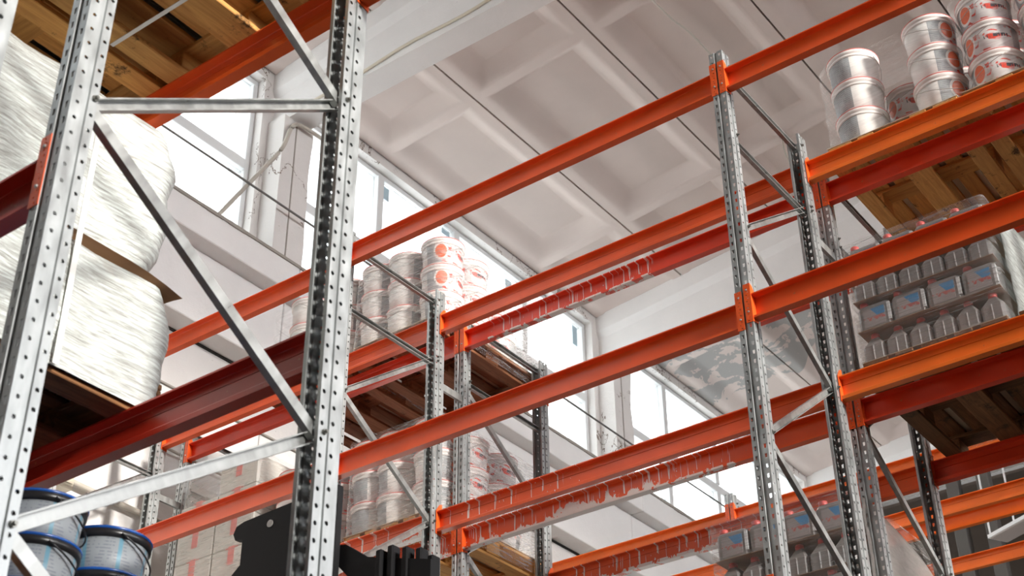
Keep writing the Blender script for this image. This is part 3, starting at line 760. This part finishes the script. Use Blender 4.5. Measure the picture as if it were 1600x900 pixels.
# ================================================================ JUGS
def jug_meshes():
    # wide in x (.19), narrow in y (.125): gable shoulders along y
    bm = bmesh.new(); hx, hy, h1, h2 = .094, .0625, .105, .165
    secs = [(hx-.006, hy-.006, 0), (hx, hy, .006), (hx, hy, .098), (.05, .019, .166)]
    rings = []
    for sx, sy, z in secs:
        c = min(sx, sy)*.25
        rings.append([bm.verts.new(p) for p in ((-sx+c,-sy,z),(sx-c,-sy,z),(sx,-sy+c,z),(sx,sy-c,z),(sx-c,sy,z),(-sx+c,sy,z),(-sx,sy-c,z),(-sx,-sy+c,z))])
    for k in range(len(rings)-1):
        for i in range(8): bm.faces.new((rings[k][i], rings[k][(i+1) % 8], rings[k+1][(i+1) % 8], rings[k+1][i]))
    bm.faces.new(rings[0][::-1]); bm.faces.new(rings[-1]); body = fin(bm, 'body', JUG)
    bm = bmesh.new(); lathe(bm, [(.021, .160), (.024, .166), (.024, .184), (.019, .188)], 14); bmesh.ops.translate(bm, vec=(-.038, 0, 0), verts=bm.verts[:]); cap = fin(bm, 'cap', CAP, True)
    bm = bmesh.new()
    for s in (-1, 1): box(bm, (s*.0945-.001, -.003, .01), (s*.0945+.001, .003, .10))
    seam = fin(bm, 'mould_seam', JUGW)
    # the other way round: wide face turned outwards, rounded shoulders, printed label
    bm = bmesh.new(); hx, hy = .0625, .095
    secs = [(hx-.006, hy-.006, 0), (hx, hy, .006), (hx, hy, .140), (hx-.006, hy-.008, .156), (hx-.02, hy-.025, .166)]; rings = []
    for sx, sy, z in secs:
        c = min(sx, sy)*.25
        rings.append([bm.verts.new(p) for p in ((-sx+c,-sy,z),(sx-c,-sy,z),(sx,-sy+c,z),(sx,sy-c,z),(sx-c,sy,z),(-sx+c,sy,z),(-sx,sy-c,z),(-sx,-sy+c,z))])
    for k in range(len(rings)-1):
        for i in range(8): bm.faces.new((rings[k][i], rings[k][(i+1) % 8], rings[k+1][(i+1) % 8], rings[k+1][i]))
    bm.faces.new(rings[0][::-1]); bm.faces.new(rings[-1]); body2 = fin(bm, 'body', JUG)
    bm = bmesh.new(); lathe(bm, [(.021, .160), (.024, .166), (.024, .184), (.019, .187)], 14); bmesh.ops.translate(bm, vec=(-.034, .058, 0), verts=bm.verts[:]); cap2 = fin(bm, 'cap', CAP, True)
    bm = bmesh.new(); box(bm, (-.0645, -.062, .018), (-.0625, .062, .130)); lab = fin(bm, 'label_sticker', JUGL)
    bm = bmesh.new(); box(bm, (-.064, -.0955, .03), (-.050, -.078, .140)); st2 = fin(bm, 'corner_sticker', JUGW)
    return body, cap, seam, body2, cap2, lab, st2
JM = jug_meshes()
def jug_load(x0, y0, z, tiers, where, deep=2):
    o = link('card_sheet', boxmesh('card_sheet', (0, 0, 0), (1.2, .8, .003), CARDL), None, (x0, y0, z+.1442)); tag(o, 'pale card sheet on the pallet boards under the jugs, %s' % where, 'card sheet')
    g = 'grey jugs on %s' % where; names = ['bottom', 'second', 'third', 'top']
    for t in range(tiers):
        zz = z+.144+t*.192+.0035
        if t % 2 == 0:
            for a in range(deep):
                for b in range(6):
                    r = empty('jug', (x0+.11+.195*a, y0+.07+.1325*b, zz)); tag(r, 'grey red-capped jug, %s layer, %s row back, %s from the right, %s' % (names[t], ORD[a], ORD[b], where), 'jug', g)
                    link('body', JM[0], r); link('cap', JM[1], r); link('mould_seam', JM[2], r)
        else:
            for a in range(deep+1):
                for b in range(4):
                    r = empty('jug', (x0+.08+.13*a, y0+.102+.199*b, zz)); tag(r, 'grey labelled jug, %s layer, %s row back, %s from the right, %s' % (names[t], ORD[a], ORD[b], where), 'jug', g)
                    link('body', JM[3], r); link('cap', JM[4], r)
                    if a == 0: link('label_sticker', JM[5], r); link('corner_sticker', JM[6], r)
        o = link('card_sheet', boxmesh('card_sheet', (0, 0, 0), (1.2, .8, .003), CARD), None, (x0, y0, zz+.188)); tag(o, 'thin brown card sheet above the %s layer of jugs, %s' % (names[t], where), 'card sheet', 'card sheets between jugs, %s' % where) if t < tiers-1 else bpy.data.objects.remove(o)
pallet(6.6, 1.72, zG2, 'dark wooden pallet under the grey jugs at right, seen from below', DRKX, DRKY)
jug_load(6.6, 1.72, zG2, 4, 'right pallet')
film_shell(6.585, 1.70, zG2+.10, 7.82, 2.535, zG2+.144+.765, 'grey clinging film around the jugs at right', FILMG, .004, .03)
def side_film(yf, z, label, m, taper=0.):
    bm = bmesh.new(); nx, nz = 26, 16; gv = {}
    for i in range(nx+1):
        for j in range(nz+1):
            u = i/nx; v = j/nz; x = .06+1.16*u-taper*v*v*u; gv[i, j] = bm.verts.new((x, -.012*noise.noise((x*4, v*11, yf))-.018, .12+.77*v-taper*.35*u*u*v))
    for i in range(nx):
        for j in range(nz): bm.faces.new((gv[i, j], gv[i+1, j], gv[i+1, j+1], gv[i, j+1]))
    bmesh.ops.solidify(bm, geom=bm.faces[:], thickness=.003)
    o = link('stretch_film', fin(bm, 'side_film', m, True), None, (6.6, yf, z)); tag(o, label, 'stretch film')
side_film(1.69, zG2, 'thick white film folded over the right side of the jug load', WFILM)
pallet(6.6, .86, zG2, 'dark wooden pallet at the right edge beside the jug pallet', DRKX, DRKY)
# level 3: jugs in the middle bay and a wrapped load in the right bay
pallet(6.6, 2.72, zG3, 'wooden pallet below the bottom edge under jugs, lower right')
jug_load(6.6, 2.72, zG3, 4, 'bottom right pallet')
film_shell(6.585, 2.70, zG3+.10, 7.82, 3.54, zG3+.144+.79, 'grey film around the jugs at the bottom right', FILMG, .006, .03)
side_film(2.69, zG3, 'grey crinkled film over the side of the bottom right jug load', m_film('crinkled_grey_film', .8, 1.0, (.5, .47, .45), (3, 3, 9)), .35)
# ================================================================ FOREGROUND CARGO
zA1, zA2, zA3 = EYE+3.70, EYE+2.285, EYE+.86
pallet(1.52, 2.72, zA1, 'wooden pallet overhead at top left, nearest, seen from below')
pallet(1.52, 3.56, zA1, 'wooden pallet overhead at far top left, seen from below')
pallet(1.52, 4.40, zA1, 'third overhead wooden pallet hidden behind the wrapped goods, top left')
for yy, tt in ((2.74, 'nearest'), (3.58, 'middle'), (4.42, 'farthest')):
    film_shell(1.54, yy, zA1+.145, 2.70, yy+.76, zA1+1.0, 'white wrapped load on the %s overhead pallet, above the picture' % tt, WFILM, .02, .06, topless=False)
bm = bmesh.new(); tube(bm, [(0, 0, 0), (.004, .10, -.002), (0, .22, 0)], .001, 4); bm.free()
o = link('strap', boxmesh('strap', (0, 0, 0), (.016, .80, .002), STRAP), None, (2.32, 2.72, zA1-.003)); tag(o, 'white plastic strap tight under the nearest overhead pallet, top left', 'strap')
o = link('strap', boxmesh('strap', (0, 0, 0), (.016, .80, .002), STRAP), None, (2.32, 3.56, zA1-.003)); tag(o, 'white plastic strap under the farther overhead pallet, top left', 'strap')
pallet(1.52, 3.46, zA2, 'dark pallet under the white wrapped goods at left, seen from below', DRKX, DRKY)
pallet(1.52, 4.30, zA2, 'second dark pallet behind the white wrapped goods at left', DRKX, DRKY)
def bulge(t): return -.07*(2*t-1)**4*(1 if t > .5 else .2)
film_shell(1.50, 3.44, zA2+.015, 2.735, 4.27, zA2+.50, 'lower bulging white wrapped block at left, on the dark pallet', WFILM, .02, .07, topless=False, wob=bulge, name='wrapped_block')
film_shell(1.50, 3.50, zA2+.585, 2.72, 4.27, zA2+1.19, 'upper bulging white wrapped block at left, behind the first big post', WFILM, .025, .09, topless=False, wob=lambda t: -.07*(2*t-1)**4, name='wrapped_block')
bm = bmesh.new(); gv = {}; nx = 16
for i in range(nx+1):
    for j in range(nx+1):
        x = 1.25*i/nx; y = .80*j/nx; e = max(0, (i/nx-.8)*5)**2*.03+max(0, (.2-j/nx)*5)**2*.02
        gv[i, j] = bm.verts.new((x, y, -e))
for i in range(nx):
    for j in range(nx): bm.faces.new((gv[i, j], gv[i+1, j], gv[i+1, j+1], gv[i, j+1]))
bmesh.ops.solidify(bm, geom=bm.faces[:], thickness=.03); sheet = fin(bm, 'card_sheet', CARD)
o = link('card_sheet', sheet, None, (1.50, 3.45, zA2+.55)); tag(o, 'brown card sheet sticking out between the two white wrapped blocks', 'card sheet')
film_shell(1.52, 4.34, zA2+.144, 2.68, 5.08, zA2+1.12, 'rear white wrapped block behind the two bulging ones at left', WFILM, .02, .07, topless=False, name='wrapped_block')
o = link('strap', boxmesh('strap', (0, 0, 0), (.022, .003, .98), STRAP), None, (2.27, 3.425, zA2+.01)); tag(o, 'white plastic strap running down the wrapped goods behind the first post', 'strap')
# --- blue-lidded tubs
def tub_parts():
    bm = bmesh.new(); lathe(bm, [(.108, 0), (.112, .004), (.120, .105)], 36); body = fin(bm, 'body', TUB, True)
    bm = bmesh.new(); lathe(bm, [(.120, .098), (.128, .100), (.129, .120), (.124, .124)], 36, 0, False); rim = fin(bm, 'rim', TUBRIM, True)
    bm = bmesh.new(); lathe(bm, [(0, .121), (.112, .121), (.116, .1285), (.129, .1290), (.1315, .126), (.130, .121), (.124, .119)], 36, 0, False); lid = fin(bm, 'lid', TUBLID, True)
    bm = bmesh.new(); pts = [(.132*math.cos(t), .132*math.sin(t), .108-.065*math.sin(t)) for t in [PI*i/18 for i in range(19)]]; tube(bm, pts, .003, 6); hd = fin(bm, 'handle', TUBRIM, True)
    return body, rim, lid, hd
TP = tub_parts()
pallet(1.52, 3.10, zA3, 'wooden pallet under the blue-lidded tubs, below the bottom left corner')
pos = {'right front': (2.54, 3.375, 6), 'middle front': (2.262, 3.33, 6), 'left front': (1.98, 3.30, 6), 'middle rear': (2.20, 3.62, 7), 'right rear': (2.49, 3.66, 6), 'left rear': (1.92, 3.60, 7)}
for nm, (x, y, n) in pos.items():
    for t in range(n):
        r = empty('lidded_tub', (x, y, zA3+.144+.1295*t), (0, 0, -1.9+random.uniform(-.1, .1)))
        tag(r, 'blue-lidded grey tub, %s from the top, %s stack, bottom left' % (ORD[n-t-1], nm), 'tub', 'blue-lidded tubs at the bottom left')
        for a, me in zip(('body', 'rim', 'lid', 'handle'), TP): link(a, me, r)

# ================================================================ FORKLIFT
fk = empty('forklift_mast', (4.0, 3.9, 0)); tag(fk, 'black forklift mast and carriage plate standing in the aisle, bottom centre', 'forklift')
bm = bmesh.new(); zt = EYE+2.655
# plate outline in (y,z) relative to root, seen from -x: stepped left edge
out = [(-.05, 0), (-.05, zt+.015), (.02, zt+.018), (.50, zt-.0), (.545, zt-.012), (.56, zt-.045), (.545, zt-.075), (.50, zt-.085), (.50, zt-.20), (.545, zt-.235), (.545, zt-.9), (.3, zt-1.1), (.3, 0)]
a = []; b = []
for y, z in out: a.append(bm.verts.new((0, y, z))); b.append(bm.verts.new((.03, y, z)))
bm.faces.new(a); bm.faces.new(b[::-1])
for i in range(len(out)): bm.faces.new((a[i], a[(i+1) % len(out)], b[(i+1) % len(out)], b[i]))
link('carriage_plate', fin(bm, 'carriage_plate', BLACK), fk)
bm = bmesh.new(); lathe(bm, [(.017, 0), (.017, .004)], 20); bmesh.ops.rotate(bm, verts=bm.verts[:], matrix=Matrix.Rotation(-PI/2, 3, 'Y')); link('pin_hole', fin(bm, 'pin_hole', mat('pin_hole_steel', (.30, .29, .28), .4, .6)), fk, (-.001, .335, zt-.055))
for ya in (-.52, -.14):
    link('mast_rail', boxmesh('mast_rail', (.07, ya, 0), (.17, ya+.08, zt-.50), BLACK, .008), fk)
bm = bmesh.new(); prism(bm, [(-.05, zt-.34), (-.05, zt-.245), (-.08, zt-.25), (-.20, zt-.335), (-.30, zt-.365), (-.53, zt-.43), (-.53, zt-.6), (-.3, zt-.6)], 'x', .03, .07); link('carriage_arm', fin(bm, 'carriage_arm', BLACK), fk)
for i, (yy, hh) in enumerate(((-.285, -.335), (-.335, -.325), (-.40, -.345), (-.46, -.36), (-.51, -.40))):
    bm = bmesh.new(); box(bm, (.0+.012*i, yy-.016, zt-.62), (.05+.012*i, yy+.016, zt+hh), 0, .006); link('roller_bracket', fin(bm, 'roller_bracket', BLACK), fk)
bm = bmesh.new(); box(bm, (.04, -.6, zt-.72), (.10, .3, zt-.60), 0, .01); link('cross_bar', fin(bm, 'cross_bar', BLACK), fk)
bm = bmesh.new(); box(bm, (-.05, -.6, 0), (.9, .5, .35), 0, .05); link('truck_base', fin(bm, 'truck_base', BLACK), fk)

# ================================================================ WIRES, CONDUITS, LAMP
def wire(name, pts, r, m, label, cat, seg=6, n=6):
    bm = bmesh.new(); p0 = Vector(pts[0]); tube(bm, [q-p0 for q in spline(pts, seg)], r, n); o = link(name, fin(bm, name, m, True), None, p0); tag(o, label, cat); return o
wire('tension_wire', [(-4, 8.5, EYE+8.36), (2, 8.5, EYE+8.42), (7.95, 8.5, EYE+8.47), (13.95, 8.5, EYE+8.43), (19.9, 8.5, EYE+8.45)], .012, STEELW, 'thin taut steel wire stretched across the windows along the wall', 'wire')
wire('loose_cable', [(8.45, 8.5, EYE+9.60), (8.0, 8.53, EYE+9.60), (7.86, 8.52, EYE+9.48), (7.78, 8.50, EYE+9.25), (7.70, 8.50, EYE+9.05), (7.45, 8.52, EYE+8.6), (7.10, 8.60, EYE+7.95)], .022, CABLE, 'thick pale cable hanging down across the first window from the column top', 'cable')
wire('girder_conduit', [(7.865, 8.5, EYE+9.69), (7.855, 7.7, EYE+9.70), (7.855, 7.0, EYE+9.76), (7.855, 6.3, EYE+9.74), (7.855, 5.4, EYE+9.80), (7.855, 3.5, EYE+9.75), (7.855, 0, EYE+9.76)], .016, CONDUIT, 'cream conduit running along the lower edge of the nearest girder', 'conduit', 8, 8)
wire('ceiling_cable', [(8.2, 5.26, ZR(5.26)-.03), (9.8, 5.24, ZR(5.24)-.02), (10.4, 5.18, ZR(5.2)-.03), (12.3, 5.2, ZR(5.2)-.02), (13.8, 5.2, ZR(5.2)-.02)], .012, CABLE, 'thin grey cable along the ceiling rib above the tall post', 'cable')
wire('hanging_loop', [(12.3, 5.2, ZR(5.2)+.0), (12.28, 5.2, ZR(5.2)-.25), (12.4, 5.2, ZR(5.2)-.38), (12.55, 5.2, ZR(5.2)-.28), (12.6, 5.2, ZR(5.2)+.0)], .012, CABLE, 'small loop of wire hanging from the ceiling behind the tall frame', 'cable')
wire('wall_pipe', [(6.05, 8.66, EYE+4.92), (7.5, 8.66, EYE+4.90), (12, 8.66, EYE+4.90)], .024, CABLE, 'beige pipe along the lower wall at far left', 'pipe')
wire('wall_pipe', [(3.0, 8.66, EYE+5.55), (9, 8.66, EYE+5.55)], .012, CABLE, 'thin pale pipe higher on the lower wall at far left', 'pipe')
jb = link('junction_box', boxmesh('junction_box', (-.08, -.06, -.13), (.08, .06, .13), CONDUIT, .01), None, (6.0, 8.655, EYE+4.95)); tag(jb, 'cream junction box on the wall above the blue-lidded tubs', 'junction box')
link('cover', boxmesh('cover', (-.06, -.012, -.09), (.06, 0, .09), CONDUIT, .004), jb, (0, -.06, 0))
lm = empty('hanging_lamp', (16, 4.95, EYE+6.9), (0, 0, math.radians(-28))); tag(lm, 'white trough lamp hung on wires before the dark end wall, right edge', 'lamp')
bm = bmesh.new(); prism(bm, [(-.01, -.012), (.27, -.012), (.27, .03), (-.01, .03)], 'y', -1.5, 0); link('housing', fin(bm, 'housing', LAMPW), lm)
bm = bmesh.new(); box(bm, (.012, -1.48, -.022), (.262, -.02, -.010)); link('louvre', fin(bm, 'louvre', LAMPG), lm)
for yy in (-.02, -.42, -1.1, -1.45):
    bm = bmesh.new(); tube(bm, [(.02, yy, .03), (.02, yy, ZR(4.95+yy)-EYE-6.9)], .012, 6); link('hanging_wire', fin(bm, 'hanging_wire', LAMPW), lm)
